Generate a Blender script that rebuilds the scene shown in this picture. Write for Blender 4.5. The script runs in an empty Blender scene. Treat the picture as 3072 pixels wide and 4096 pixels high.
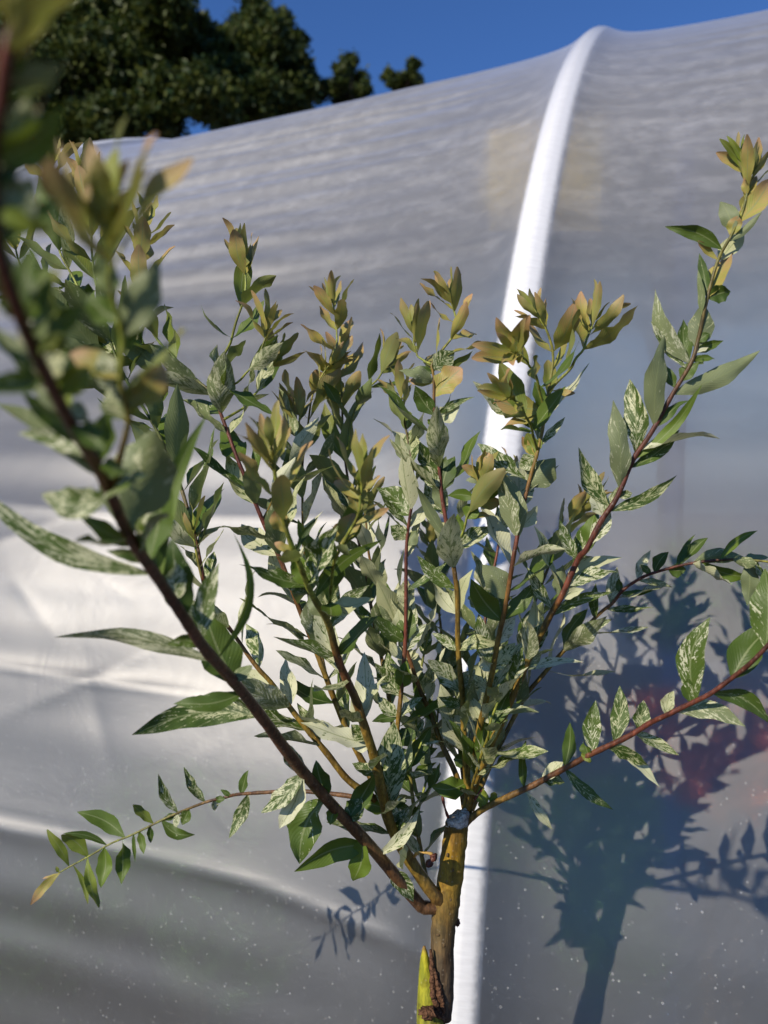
import bpy, math, random
import numpy as np
from mathutils import Vector

random.seed(11)
rng = np.random.default_rng(5)
R_ = math.radians
sc = bpy.context.scene
col = sc.collection

# ------------------------------------------------------------------ camera
CAM_Z = 1.235
F = 3080.0                       # focal length in photo pixels (3072 x 4096)
CX, CY = 1536.0, 2048.0
cam_d = bpy.data.cameras.new('camera')
cam = bpy.data.objects.new('camera', cam_d); col.objects.link(cam)
cam.location = (0, 0, CAM_Z); cam.rotation_euler = (R_(90), 0, 0)
cam_d.sensor_fit = 'HORIZONTAL'; cam_d.sensor_width = 26.0
cam_d.lens = F / 3072 * 26.0
cam_d.clip_start = 0.01; cam_d.clip_end = 2000
cam_d.dof.use_dof = True; cam_d.dof.focus_distance = 0.60; cam_d.dof.aperture_fstop = 6.6
sc.camera = cam

# ------------------------------------------------------------------ light
SUN = Vector((-0.613, -0.615, 0.496)).normalized()      # towards the sun
w = bpy.data.worlds.new('World'); sc.world = w; w.use_nodes = True
nt = w.node_tree; nt.nodes.clear()
sky = nt.nodes.new('ShaderNodeTexSky'); sky.sky_type = 'NISHITA'; sky.sun_disc = False
sky.sun_elevation = math.asin(SUN.z); sky.sun_rotation = math.atan2(SUN.x, SUN.y)
sky.air_density = 1.0; sky.dust_density = 0.0; sky.ozone_density = 6.0
bg = nt.nodes.new('ShaderNodeBackground'); bg.inputs['Strength'].default_value = 0.094
wo = nt.nodes.new('ShaderNodeOutputWorld')
hs = nt.nodes.new('ShaderNodeMix'); hs.data_type = 'RGBA'; hs.blend_type = 'MULTIPLY'; hs.inputs[0].default_value = 1.0
hs.inputs[7].default_value = (0.80, 1.06, 1.44, 1)          # deeper autumn blue than the clean model sky
nt.links.new(sky.outputs[0], hs.inputs[6]); nt.links.new(hs.outputs[2], bg.inputs[0]); nt.links.new(bg.outputs[0], wo.inputs[0])
sd = bpy.data.lights.new('sun', 'SUN'); sd.energy = 4.8; sd.angle = R_(0.53); sd.color = (1.0, 0.90, 0.755)
so = bpy.data.objects.new('sun', sd); col.objects.link(so)
so.rotation_euler = (-SUN).to_track_quat('-Z', 'Y').to_euler(); so.location = SUN * 30
vs = sc.view_settings; vs.view_transform = 'Standard'; vs.look = 'None'; vs.exposure = 0.0; vs.gamma = 1.0
cy = sc.cycles
cy.max_bounces = 10; cy.diffuse_bounces = 4; cy.glossy_bounces = 3; cy.transmission_bounces = 8
cy.transparent_max_bounces = 10; cy.caustics_reflective = False; cy.caustics_refractive = True
cy.sample_clamp_indirect = 6.0; cy.use_denoising = True; cy.blur_glossy = 0.5

# ------------------------------------------------------------------ helpers
def tag(o, label=None, cat=None, group=None, kind=None):
    if label: o['label'] = label
    if cat: o['category'] = cat
    if group: o['group'] = group
    if kind: o['kind'] = kind
    return o

def empty(name, loc=(0, 0, 0)):
    o = bpy.data.objects.new(name, None); o.location = loc; o.empty_display_size = 0.1
    col.objects.link(o); return o

def link(name, me, mat, parent=None):
    o = bpy.data.objects.new(name, me); col.objects.link(o)
    if mat is not None and len(me.materials) == 0: me.materials.append(mat)
    if parent is not None:
        o.parent = parent
        p, root = parent, Vector((0, 0, 0))
        while p is not None:
            root += p.location; p = p.parent
        o.location = -root if parent.type == 'EMPTY' else (0, 0, 0)
    return o

def mesh_np(name, V, Q, smooth=True, uv=None, colr=None, colname='col'):
    """V (n,3), Q (m,4) or (m,3); uv (n,2) per vertex; colr (n,4) per vertex"""
    V = np.asarray(V, np.float32); Q = np.asarray(Q, np.int32)
    me = bpy.data.meshes.new(name)
    k = Q.shape[1]
    me.vertices.add(len(V)); me.vertices.foreach_set('co', V.ravel())
    me.loops.add(Q.size); me.loops.foreach_set('vertex_index', Q.ravel())
    me.polygons.add(len(Q)); me.polygons.foreach_set('loop_start', np.arange(0, Q.size, k, dtype=np.int32))
    me.polygons.foreach_set('use_smooth', np.full(len(Q), smooth))
    if uv is not None:
        l = me.uv_layers.new(name='UVMap')
        l.data.foreach_set('uv', np.asarray(uv, np.float32)[Q.ravel()].ravel())
    if colr is not None:
        a = me.color_attributes.new(colname, 'FLOAT_COLOR', 'POINT')
        a.data.foreach_set('color', np.asarray(colr, np.float32).ravel())
    me.update(calc_edges=True); me.validate()
    return me

def pix(px, py, y):
    """photo pixel + distance along the view axis -> world point"""
    return np.array([(px - CX) / F * y, y, CAM_Z - (py - CY) / F * y])

def catmull(P, n_per=6):
    P = np.asarray(P, float)
    if len(P) < 3:
        t = np.linspace(0, 1, n_per * 2)[:, None]
        return P[0] * (1 - t) + P[-1] * t
    ext = np.vstack([2 * P[0] - P[1], P, 2 * P[-1] - P[-2]])
    out = []
    for i in range(len(P) - 1):
        a, b, c, d = ext[i:i + 4]
        for t in np.linspace(0, 1, n_per, endpoint=False):
            out.append(0.5 * ((2 * b) + (-a + c) * t + (2 * a - 5 * b + 4 * c - d) * t * t + (-a + 3 * b - 3 * c + d) * t ** 3))
    out.append(P[-1])
    return np.array(out)

def frames(P):
    T = np.gradient(P, axis=0); T /= np.linalg.norm(T, axis=1)[:, None] + 1e-12
    N = np.zeros_like(P); v = np.array([0.3, -1, 0.2])
    for i in range(len(P)):
        v = v - T[i] * v.dot(T[i]); v /= np.linalg.norm(v) + 1e-12; N[i] = v
    return T, N, np.cross(T, N)

def tube(P, rad, sides=8, noise=0.0, cap=True):
    T, N, B = frames(P); n = len(P)
    a = np.linspace(0, 2 * np.pi, sides, endpoint=False)
    rr = np.asarray(rad)[:, None] * (1 + noise * rng.standard_normal((n, sides)))
    V = P[:, None, :] + rr[..., None] * (np.cos(a)[None, :, None] * N[:, None, :] + np.sin(a)[None, :, None] * B[:, None, :])
    V = V.reshape(-1, 3)
    Q = []
    for i in range(n - 1):
        for j in range(sides):
            k = (j + 1) % sides
            Q.append((i * sides + j, i * sides + k, (i + 1) * sides + k, (i + 1) * sides + j))
    if cap:
        V = np.vstack([V, P[0], P[-1]])
        for j in range(sides):
            k = (j + 1) % sides
            Q.append((len(V) - 2, len(V) - 2, k, j)); Q.append((len(V) - 1, len(V) - 1, (n - 1) * sides + j, (n - 1) * sides + k))
    return V, Q

def poly_mesh(name, V, Q, smooth=True, colr=None):
    me = bpy.data.meshes.new(name)
    faces = []
    for q in Q:
        f = []
        for i in q:
            if i not in f: f.append(int(i))
        faces.append(f)
    me.from_pydata([tuple(v) for v in V], [], faces)
    me.polygons.foreach_set('use_smooth', np.full(len(me.polygons), smooth))
    if colr is not None:
        a = me.color_attributes.new('col', 'FLOAT_COLOR', 'POINT')
        a.data.foreach_set('color', np.asarray(colr, np.float32).ravel())
    me.update(); return me

class NT:
    def __init__(s, name):
        s.m = bpy.data.materials.new(name); s.m.use_nodes = True
        s.t = s.m.node_tree; s.t.nodes.clear()
        s.out = s.n('ShaderNodeOutputMaterial')
    def n(s, typ, **kw):
        nd = s.t.nodes.new(typ)
        for k, v in kw.items():
            if k.startswith('i_'):
                key = k[2:].replace('_', ' ')
                nd.inputs[key].default_value = v
            else: setattr(nd, k, v)
        return nd
    def l(s, a, b): s.t.links.new(a, b)
    def math(s, op, a, b=None, c=None, clamp=False):
        nd = s.n('ShaderNodeMath', operation=op, use_clamp=clamp)
        for i, x in enumerate((a, b, c)):
            if x is None: continue
            if isinstance(x, (int, float)): nd.inputs[i].default_value = x
            else: s.l(x, nd.inputs[i])
        return nd.outputs[0]
    def mix(s, fac, a, b, blend='MIX'):
        nd = s.n('ShaderNodeMix', data_type='RGBA', blend_type=blend)
        for sock, x in ((nd.inputs[0], fac), (nd.inputs[6], a), (nd.inputs[7], b)):
            if isinstance(x, (int, float)): sock.default_value = x
            elif isinstance(x, tuple): sock.default_value = (*x, 1.0) if len(x) == 3 else x
            else: s.l(x, sock)
        return nd.outputs[2]
    def ramp(s, x, lo, hi, a=0.0, b=1.0, smooth=True):
        nd = s.n('ShaderNodeMapRange', interpolation_type='SMOOTHSTEP' if smooth else 'LINEAR')
        s.l(x, nd.inputs[0])
        for i, v in zip((1, 2, 3, 4), (lo, hi, a, b)):
            if isinstance(v, (int, float)): nd.inputs[i].default_value = v
            else: s.l(v, nd.inputs[i])
        return nd.outputs[0]
    def noise(s, vec, scale, detail=2.0, rough=0.5, dist=0.0):
        nd = s.n('ShaderNodeTexNoise'); nd.inputs['Scale'].default_value = scale
        nd.inputs['Detail'].default_value = detail; nd.inputs['Roughness'].default_value = rough
        nd.inputs['Distortion'].default_value = dist
        if vec is not None: s.l(vec, nd.inputs['Vector'])
        return nd.outputs['Fac']
    def mixsh(s, fac, a, b):
        nd = s.n('ShaderNodeMixShader')
        if isinstance(fac, (int, float)): nd.inputs[0].default_value = fac
        else: s.l(fac, nd.inputs[0])
        s.l(a, nd.inputs[1]); s.l(b, nd.inputs[2]); return nd.outputs[0]
    def done(s, sh):
        s.l(sh, s.out.inputs['Surface']); return s.m

def principled(name, color, rough=0.6, spec=0.4, bump=None, var=0.0, vscale=20):
    k = NT(name); p = k.n('ShaderNodeBsdfPrincipled')
    p.inputs['Roughness'].default_value = rough; p.inputs['Specular IOR Level'].default_value = spec
    g = k.n('ShaderNodeNewGeometry').outputs['Position']
    if var:
        n = k.noise(g, vscale, 4, 0.6)
        c = k.mix(k.ramp(n, 0.3, 0.7), tuple(x * (1 - var) for x in color), tuple(min(1, x * (1 + var)) for x in color))
        k.l(c, p.inputs['Base Color'])
    else: p.inputs['Base Color'].default_value = (*color, 1)
    if bump:
        b = k.n('ShaderNodeBump'); b.inputs['Strength'].default_value = bump[1]; b.inputs['Distance'].default_value = bump[2]
        k.l(k.noise(g, bump[0], 3), b.inputs['Height']); k.l(b.outputs[0], p.inputs['Normal'])
    return k.done(p.outputs[0])

# ------------------------------------------------------------------ materials
def mat_leaf():
    k = NT('willow_leaf')
    at = k.n('ShaderNodeAttribute', attribute_name='leaf')
    sep = k.n('ShaderNodeSeparateColor'); k.l(at.outputs['Color'], sep.inputs[0])
    var, brz, rnd = sep.outputs[0], sep.outputs[1], sep.outputs[2]
    lime = at.outputs['Alpha']
    uv = k.n('ShaderNodeUVMap', uv_map='UVMap'); su = k.n('ShaderNodeSeparateXYZ'); k.l(uv.outputs[0], su.inputs[0])
    geo = k.n('ShaderNodeNewGeometry'); pos = geo.outputs['Position']
    au = k.math('ABSOLUTE', k.math('SUBTRACT', su.outputs[0], 0.5))        # 0 midrib .. 0.5 margin
    # veins
    vv = k.math('SUBTRACT', k.math('MULTIPLY', su.outputs[1], 15.0), k.math('MULTIPLY', au, 9.0))
    side = k.math('ABSOLUTE', k.math('SINE', k.math('MULTIPLY', vv, math.pi)))
    sidev = k.ramp(side, 0.0, 0.25, 1.0, 0.0)
    rib = k.ramp(au, 0.018, 0.045, 1.0, 0.0)
    # greens
    n0 = k.noise(pos, 90, 3)
    g1 = k.mix(rnd, (0.027, 0.062, 0.008), (0.085, 0.132, 0.018))
    g1 = k.mix(k.ramp(n0, 0.35, 0.7), g1, (0.072, 0.122, 0.020))
    g1 = k.mix(lime, g1, (0.17, 0.25, 0.025))
    under = k.mix(rnd, (0.165, 0.20, 0.095), (0.235, 0.27, 0.13))
    under = k.mix(lime, under, (0.2, 0.28, 0.06))
    base = k.mix(geo.outputs['Backfacing'], g1, under)
    # variegation: blotches with ragged edges plus fine flecks, drawn out along the side veins
    cmb = k.n('ShaderNodeCombineXYZ')
    k.l(k.math('MULTIPLY', au, 2.4), cmb.inputs[0]); k.l(k.math('MULTIPLY', vv, 0.5), cmb.inputs[1])
    k.l(k.math('ADD', k.math('MULTIPLY', rnd, 60.0), k.math('MULTIPLY', k.math('GREATER_THAN', su.outputs[0], 0.5), 7.0)), cmb.inputs[2])
    n1 = k.noise(cmb.outputs[0], 1.35, 6, 0.72, 0.9)
    n2 = k.noise(pos, 330, 4, 0.75)
    nn = k.math('ADD', k.math('MULTIPLY', n1, 0.7), k.math('MULTIPLY', n2, 0.3))
    thr = k.ramp(var, 0.0, 1.0, 0.72, 0.39, smooth=False)
    vm = k.ramp(k.math('SUBTRACT', nn, thr), -0.012, 0.022)
    cream = k.mix(rnd, (0.54, 0.55, 0.29), (0.72, 0.72, 0.50))
    base = k.mix(k.math('MULTIPLY', vm, 0.92), base, cream)
    # young bronze leaves
    bc = k.mix(k.ramp(n1, 0.35, 0.65), (0.47, 0.34, 0.10), (0.36, 0.37, 0.075))
    bc = k.mix(k.ramp(su.outputs[1], 0.45, 1.0), bc, (0.54, 0.31, 0.16))
    base = k.mix(brz, base, bc)
    base = k.mix(k.math('MULTIPLY', rib, 0.65), base, (0.26, 0.30, 0.13))
    base = k.mix(k.math('MULTIPLY', sidev, 0.09), base, (0.2, 0.26, 0.1))
    b = k.n('ShaderNodeBump'); b.inputs['Strength'].default_value = 0.25; b.inputs['Distance'].default_value = 0.0006
    k.l(k.math('ADD', k.math('MULTIPLY', side, 0.7), n2), b.inputs['Height'])
    p = k.n('ShaderNodeBsdfPrincipled'); k.l(base, p.inputs['Base Color']); k.l(b.outputs[0], p.inputs['Normal'])
    p.inputs['Roughness'].default_value = 0.48; p.inputs['Specular IOR Level'].default_value = 0.35
    tr = k.n('ShaderNodeBsdfTranslucent')
    k.l(k.mix(0.5, base, (0.32, 0.42, 0.05), 'MULTIPLY'), tr.inputs[0])
    tc = k.mix(0.45, base, (0.30, 0.40, 0.04)); k.l(tc, tr.inputs[0])
    return k.done(k.mixsh(0.22, p.outputs[0], tr.outputs[0]))

def mat_bark(name, rough, bscale, bstr, patch=0.0):
    k = NT(name); at = k.n('ShaderNodeAttribute', attribute_name='col')
    pos = k.n('ShaderNodeNewGeometry').outputs['Position']
    mp = k.n('ShaderNodeMapping'); mp.inputs['Scale'].default_value = (1, 1, 0.25); k.l(pos, mp.inputs[0])
    n = k.noise(mp.outputs[0], bscale, 5, 0.65)
    n2 = k.noise(pos, bscale * 0.45, 3, 0.6)
    n3 = k.noise(mp.outputs[0], bscale * 0.22, 4, 0.6, 0.8)
    c = k.mix(k.ramp(n, 0.38, 0.68), at.outputs['Color'], (2.0, 1.8, 1.5), 'MULTIPLY')
    c = k.mix(k.ramp(n2, 0.5, 0.66, 0.0, 0.55), c, (0.45, 0.38, 0.3), 'MULTIPLY')
    c = k.mix(k.ramp(n3, 0.44, 0.60, 0.0, 0.75), c, (0.42, 0.36, 0.34), 'MULTIPLY')
    if patch:
        v = k.n('ShaderNodeTexVoronoi'); v.inputs['Scale'].default_value = 210; k.l(pos, v.inputs['Vector'])
        c = k.mix(k.ramp(v.outputs['Distance'], 0.10, 0.22, patch, 0.0), c, (0.42, 0.36, 0.26))
    p = k.n('ShaderNodeBsdfPrincipled'); k.l(c, p.inputs['Base Color'])
    p.inputs['Roughness'].default_value = rough; p.inputs['Specular IOR Level'].default_value = 0.35
    b = k.n('ShaderNodeBump'); b.inputs['Strength'].default_value = bstr; b.inputs['Distance'].default_value = 0.0012
    k.l(n, b.inputs['Height']); k.l(b.outputs[0], p.inputs['Normal'])
    return k.done(p.outputs[0])

def mat_film():
    k = NT('polythene_film')
    uv = k.n('ShaderNodeUVMap', uv_map='UVMap')
    st = k.n('ShaderNodeMapping'); st.inputs['Scale'].default_value = (0.45, 2.6, 1.0); k.l(uv.outputs[0], st.inputs[0])
    mott = k.noise(uv.outputs[0], 22.0, 6, 0.72)
    dust = k.math('ADD', k.math('MULTIPLY', k.noise(st.outputs[0], 7.0, 5, 0.6, 0.25), 0.42), k.math('MULTIPLY', mott, 0.58))
    fine = k.noise(st.outputs[0], 70.0, 4, 0.6)
    # dried water specks: small rings and dots
    vo = k.n('ShaderNodeTexVoronoi'); vo.inputs['Scale'].default_value = 165; vo.inputs['Randomness'].default_value = 1.0
    k.l(uv.outputs[0], vo.inputs['Vector'])
    vsep = k.n('ShaderNodeSeparateColor'); k.l(vo.outputs['Color'], vsep.inputs[0])
    rad = k.ramp(vsep.outputs[0], 0.15, 1.0, 0.05, 0.24, smooth=False)
    dd = k.math('SUBTRACT', vo.outputs['Distance'], rad)
    dot = k.math('MULTIPLY', k.ramp(dd, -0.05, 0.03, 1.0, 0.0), k.math('GREATER_THAN', vsep.outputs[0], 0.2))
    ring = k.math('SUBTRACT', dot, k.math('MULTIPLY', k.ramp(dd, -0.13, -0.07, 1.0, 0.0), 0.6), clamp=True)
    sv = k.n('ShaderNodeSeparateXYZ'); k.l(uv.outputs[0], sv.inputs[0])
    speck = k.math('MULTIPLY', k.math('MULTIPLY', ring, k.ramp(vsep.outputs[1], 0.0, 1.0, 0.08, 0.56)), k.ramp(sv.outputs[1], 0.85, 1.55, 1.0, 0.12))
    bmp = k.n('ShaderNodeBump'); bmp.inputs['Strength'].default_value = 0.22; bmp.inputs['Distance'].default_value = 0.004
    crum = k.noise(uv.outputs[0], 5.0, 4, 0.55, 1.2)
    k.l(k.math('ADD', k.math('MULTIPLY', crum, 1.0), k.math('MULTIPLY', fine, 0.05)), bmp.inputs['Height'])
    upf = k.ramp(sv.outputs[1], 1.2, 2.2)                     # upper part whiter: some settled dust, plus brightness put into the sheet
    haze = k.math('ADD', k.math('ADD', k.math('ADD', 0.22, k.math('MULTIPLY', k.ramp(dust, 0.38, 0.66, 0.0, 0.12), k.math('ADD', upf, 0.2))), k.math('MULTIPLY', speck, 0.55)), k.math('MULTIPLY', upf, 0.22), clamp=True)
    df = k.n('ShaderNodeBsdfDiffuse'); df.inputs[0].default_value = (0.90, 0.885, 0.85, 1)
    tl = k.n('ShaderNodeBsdfTranslucent'); tl.inputs[0].default_value = (0.90, 0.885, 0.85, 1)
    frac = k.math('SUBTRACT', k.math('SUBTRACT', k.math('SUBTRACT', 0.88, k.math('MULTIPLY', k.ramp(dust, 0.42, 0.75, 0.0, 0.18), k.math('ADD', upf, 0.15))), k.math('MULTIPLY', speck, 0.75)), k.math('MULTIPLY', upf, 0.29), clamp=True)
    hz = k.mixsh(frac, df.outputs[0], tl.outputs[0])
    rf = k.n('ShaderNodeBsdfRefraction'); rf.inputs['IOR'].default_value = 1.18; rf.inputs['Roughness'].default_value = 0.62
    rf.inputs[0].default_value = (0.96, 0.95, 0.925, 1)
    tp = k.n('ShaderNodeBsdfTransparent'); tp.inputs[0].default_value = (0.96, 0.95, 0.925, 1)
    cl = k.mixsh(0.28, rf.outputs[0], tp.outputs[0])
    sh = k.mixsh(haze, cl, hz)
    # where the sheet is pressed onto the white foam strip of a hoop it turns opaque white
    su = k.n('ShaderNodeSeparateXYZ'); k.l(uv.outputs[0], su.inputs[0])
    pp = k.math('PINGPONG', k.math('ADD', su.outputs[0], 40 * 1.75 - 0.2375), 1.75 / 2)
    cn = k.noise(uv.outputs[0], 140.0, 3, 0.6)
    con = k.ramp(k.math('ADD', pp, k.math('MULTIPLY', cn, 0.006)), 0.021, 0.033, 1.0, 0.0)
    foam = k.n('ShaderNodeBsdfDiffuse'); k.l(k.mix(k.ramp(fine, 0.3, 0.7), (0.76, 0.76, 0.75), (0.86, 0.86, 0.85)), foam.inputs[0])
    sh = k.mixsh(k.math('MULTIPLY', con, 0.92), sh, foam.outputs[0])
    gl = k.n('ShaderNodeBsdfGlossy'); gl.inputs['Roughness'].default_value = 0.43; k.l(bmp.outputs[0], gl.inputs['Normal'])
    gl.inputs[0].default_value = (1, 1, 1, 1)
    fr = k.n('ShaderNodeFresnel'); fr.inputs['IOR'].default_value = 1.45; k.l(bmp.outputs[0], fr.inputs['Normal'])
    return k.done(k.mixsh(k.math('ADD', k.math('MULTIPLY', fr.outputs[0], 1.1), 0.062, clamp=True), sh, gl.outputs[0]))

def mat_foliage(name, a, b, trans=0.2):
    k = NT(name); at = k.n('ShaderNodeAttribute', attribute_name='col')
    sp = k.n('ShaderNodeSeparateColor'); k.l(at.outputs['Color'], sp.inputs[0])
    c = k.mix(sp.outputs[0], a, b)
    p = k.n('ShaderNodeBsdfPrincipled'); k.l(c, p.inputs['Base Color'])
    p.inputs['Roughness'].default_value = 0.55; p.inputs['Specular IOR Level'].default_value = 0.3
    tr = k.n('ShaderNodeBsdfTranslucent'); k.l(c, tr.inputs[0])
    return k.done(k.mixsh(trans, p.outputs[0], tr.outputs[0]))

M_leaf = mat_leaf()
M_twig = mat_bark('willow_twig_bark', 0.45, 420, 0.45, 0.2)
M_trunk = mat_bark('willow_trunk_bark', 0.6, 260, 1.0, 0.2)
M_film = mat_film()
M_pipe = principled('hoop_steel', (0.55, 0.56, 0.57), 0.35, 0.5)
M_tape = principled('white_foam_tape', (0.86, 0.86, 0.84), 0.9, 0.1, bump=(300, 0.5, 0.002), var=0.04, vscale=120)
M_wire = principled('white_cord', (0.8, 0.8, 0.78), 0.7)
M_cut = principled('dried_cut_wood', (0.56, 0.49, 0.40), 0.85, 0.1, bump=(700, 1.0, 0.002), var=0.5, vscale=260)
M_bud = principled('bud_scale', (0.13, 0.085, 0.04), 0.7, 0.2)
M_wound = principled('callus_bark', (0.13, 0.065, 0.035), 0.85, 0.15, bump=(500, 1.0, 0.003), var=0.6, vscale=330)
M_soil = principled('soil', (0.16, 0.12, 0.085), 0.95, 0.1, bump=(40, 1.0, 0.02), var=0.35, vscale=3)
M_mat = principled('added_dark_floor_mat', (0.025, 0.027, 0.028), 0.7, 0.3, bump=(150, 0.6, 0.003), var=0.3, vscale=8)  # near-black, for the sheet added to darken the tunnel floor
M_treebark = principled('tree_bark', (0.09, 0.07, 0.05), 0.9, 0.1, bump=(12, 1.0, 0.05), var=0.3, vscale=4)
M_pot = principled('black_pot', (0.03, 0.03, 0.032), 0.5)
M_pot2 = principled('terracotta_pot', (0.36, 0.13, 0.065), 0.8, 0.2, var=0.2)
M_trap = principled('yellow_card', (0.85, 0.60, 0.02), 0.4)
M_post = principled('blue_painted_post', (0.02, 0.045, 0.17), 0.5)
M_tree = mat_foliage('locust_foliage', (0.022, 0.048, 0.010), (0.12, 0.135, 0.022), 0.25)
M_shrub = mat_foliage('shrub_foliage', (0.03, 0.09, 0.02), (0.07, 0.16, 0.03), 0.25)
M_redshrub = mat_foliage('copper_foliage', (0.52, 0.11, 0.045), (0.60, 0.20, 0.07), 0.25)

# ------------------------------------------------------------------ ground
gs = 600
me = bpy.data.meshes.new('ground')
me.from_pydata([(-gs, -gs, 0), (gs, -gs, 0), (gs, gs, 0), (-gs, gs, 0)], [], [(0, 1, 2, 3)])
tag(link('ground', me, M_soil), kind='structure')

# ------------------------------------------------------------------ polytunnel
PHI = R_(22.0); SPH, CPH = math.sin(PHI), math.cos(PHI)
RAD = 2.945; D1 = 0.95
DC = D1 + math.sqrt(RAD ** 2 - CAM_Z ** 2)
A_ = np.array([-CPH, SPH]); N_ = np.array([SPH, CPH])
T_HOOP = 0.2375; SPACING = 1.75
HOOPS = [T_HOOP + SPACING * i for i in range(-3, 6)]
PIPE = 0.026

def tun(t, th, r):
    d = DC - r * np.cos(th); z = r * np.sin(th)
    x = A_[0] * t + N_[0] * d; y = A_[1] * t + N_[1] * d
    return np.stack([x, y, z + 0 * x], -1)

def film_hit(px, py, r=RAD - 0.045):
    """where the view ray through a photo pixel meets the near side of the film: (t, th)"""
    v = np.array([(px - CX) / F, 1.0, -(py - CY) / F])
    dn = v[0] * N_[0] + v[1] * N_[1]
    a = dn * dn + v[2] ** 2; b = 2 * (-DC * dn + CAM_Z * v[2]); c = DC * DC + CAM_Z ** 2 - r * r
    disc = b * b - 4 * a * c
    if disc < 0: return None
    s = (-b - math.sqrt(disc)) / (2 * a)
    p = np.array([0, 0, CAM_Z]) + v * s
    return (p[0] * A_[0] + p[1] * A_[1], math.atan2(p[2], DC - (p[0] * N_[0] + p[1] * N_[1])), s)

def smooth_noise(x, y, seed, fx, fy, n=14):
    r = np.random.default_rng(seed); o = 0
    for _ in range(n):
        o = o + np.sin(x * fx * r.normal() * 2 + y * fy * r.normal() * 2 + r.uniform(0, 6.28)) * r.uniform(0.5, 1)
    return o / n ** 0.5

def seg_dist(T, AR, p, q):
    p, q = np.array(p), np.array(q); d = q - p; L = np.linalg.norm(d); d = d / L
    u = (T - p[0]) * d[0] + (AR - p[1]) * d[1]; v = -(T - p[0]) * d[1] + (AR - p[1]) * d[0]
    return u, v, L

def crease(T, AR, pts, width, height, soft=0.1):
    H = 0
    hs = [film_hit(*p) for p in pts]
    for a, b in zip(hs[:-1], hs[1:]):
        u, v, L = seg_dist(T, AR, (a[0], a[1] * RAD), (b[0], b[1] * RAD))
        env = 1 / (1 + np.exp(-(u) / (soft * 0.3))) / (1 + np.exp((u - L) / (soft * 0.3)))
        H = H + env * height * np.exp(-np.abs(v) / width)
    return H

def film_disp(T, TH):
    AR = TH * RAD
    dist = np.min(np.abs(T[..., None] - np.array(HOOPS)), -1)
    dr = np.sqrt(dist ** 2 + PIPE ** 2) - PIPE
    sag = 0.026 * (1 - np.exp(-dr / 0.028)) + 0.028 * (1 - np.exp(-dr / 0.20))
    far = np.clip((dist - 0.05) / 0.5, 0, 1)
    near = (TH < 1.5).astype(float)
    # long shallow ripples that run along the tunnel
    rip = 0.0052 * smooth_noise(T, AR, 3, 0.25, 13, 18) + 0.0008 * smooth_noise(T, AR, 4, 0.4, 30, 18)
    up = np.clip((TH - 0.55) / 0.35, 0, 1) * np.clip(1.25 - TH, 0, 1) * 2
    left = np.clip((T - T_HOOP) / 0.5, 0, 1)
    rip = rip * far * (0.35 + up * (0.5 + 2.6 * left))
    # soft dents low down
    dent = 0.0030 * smooth_noise(T, AR, 9, 4.5, 5.5, 16) * far * (0.45 + 0.9 * left) * np.clip((0.75 - TH) / 0.2, 0, 1)
    cr = 0
    cr = cr + crease(T, AR, [(-700, 2560), (0, 2665), (370, 2725), (830, 2790)], 0.012, 0.0055)
    cr = cr + crease(T, AR, [(-700, 3010), (0, 3300), (560, 3420), (1000, 3530), (1700, 3790)], 0.010, 0.0045)
    cr = cr + crease(T, AR, [(-300, 3200), (0, 3255), (500, 3370)], 0.008, -0.003)
    cr = cr + crease(T, AR, [(-700, 2030), (0, 2040), (300, 2062), (1500, 2075)], 0.012, 0.0035)
    cr = cr + crease(T, AR, [(0, 2215), (220, 2120)], 0.012, 0.004)
    cr = cr + crease(T, AR, [(330, 2220), (450, 2330)], 0.010, 0.0035)
    cr = cr + crease(T, AR, [(130, 2380), (190, 2470)], 0.008, 0.003)
    cr = cr + crease(T, AR, [(370, 2725), (620, 2600)], 0.022, 0.006) + crease(T, AR, [(370, 2725), (60, 2860)], 0.022, 0.005)
    cr = cr + crease(T, AR, [(370, 2725), (420, 2950)], 0.03, -0.004)
    cr = cr + crease(T, AR, [(900, 2960), (1060, 2860)], 0.014, 0.003) + crease(T, AR, [(760, 3010), (950, 2890)], 0.012, -0.002)
    # a fold line that runs the length of the sheet
    a0 = film_hit(2700, 893)[1] * RAD
    cr = cr + 0.0022 * np.exp(-np.abs(AR - a0) / 0.006) * np.clip(dist / 0.08, 0, 1)
    billow = 0.045 * np.exp(-((T - 1.2) / 0.38) ** 2 - ((TH - 0.36) / 0.22) ** 2)
    return -sag + billow + (rip + dent + cr * 0.65) * near

def dense(lo, hi, step, clo, chi, cstep):
    a = np.arange(clo, lo, cstep); b = np.arange(lo, hi, step); c = np.arange(hi, chi + cstep * 0.5, cstep)
    return np.unique(np.round(np.concatenate([a, b, c]), 5))

T_LO, T_HI = HOOPS[0], HOOPS[-1]
ts = dense(-0.75, 2.25, 0.0085, T_LO, T_HI, 0.06)
ts = np.unique(np.concatenate([ts, np.concatenate([h + np.linspace(-0.05, 0.05, 13) for h in HOOPS])]))
ts = ts[(ts >= T_LO) & (ts <= T_HI)]
ths = np.unique(np.concatenate([np.arange(0, 0.14, 0.02), np.arange(0.14, 1.12, 0.0026), np.linspace(1.12, math.pi, 70)]))
TT, HH = np.meshgrid(ts, ths, indexing='ij')
P = tun(TT, HH, RAD + film_disp(TT, HH))
nT, nH = TT.shape
idx = np.arange(nT * nH).reshape(nT, nH)
Q = np.stack([idx[:-1, :-1], idx[:-1, 1:], idx[1:, 1:], idx[1:, :-1]], -1).reshape(-1, 4)
base_c = tun(np.array(T_HOOP), np.array(math.pi / 2), 0.0)
tunnel = empty('polytunnel', (float(base_c[0]), float(base_c[1]), 0))
tag(tunnel, 'white plastic film polytunnel with ribbed hoops behind the willow', 'polytunnel')
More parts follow.
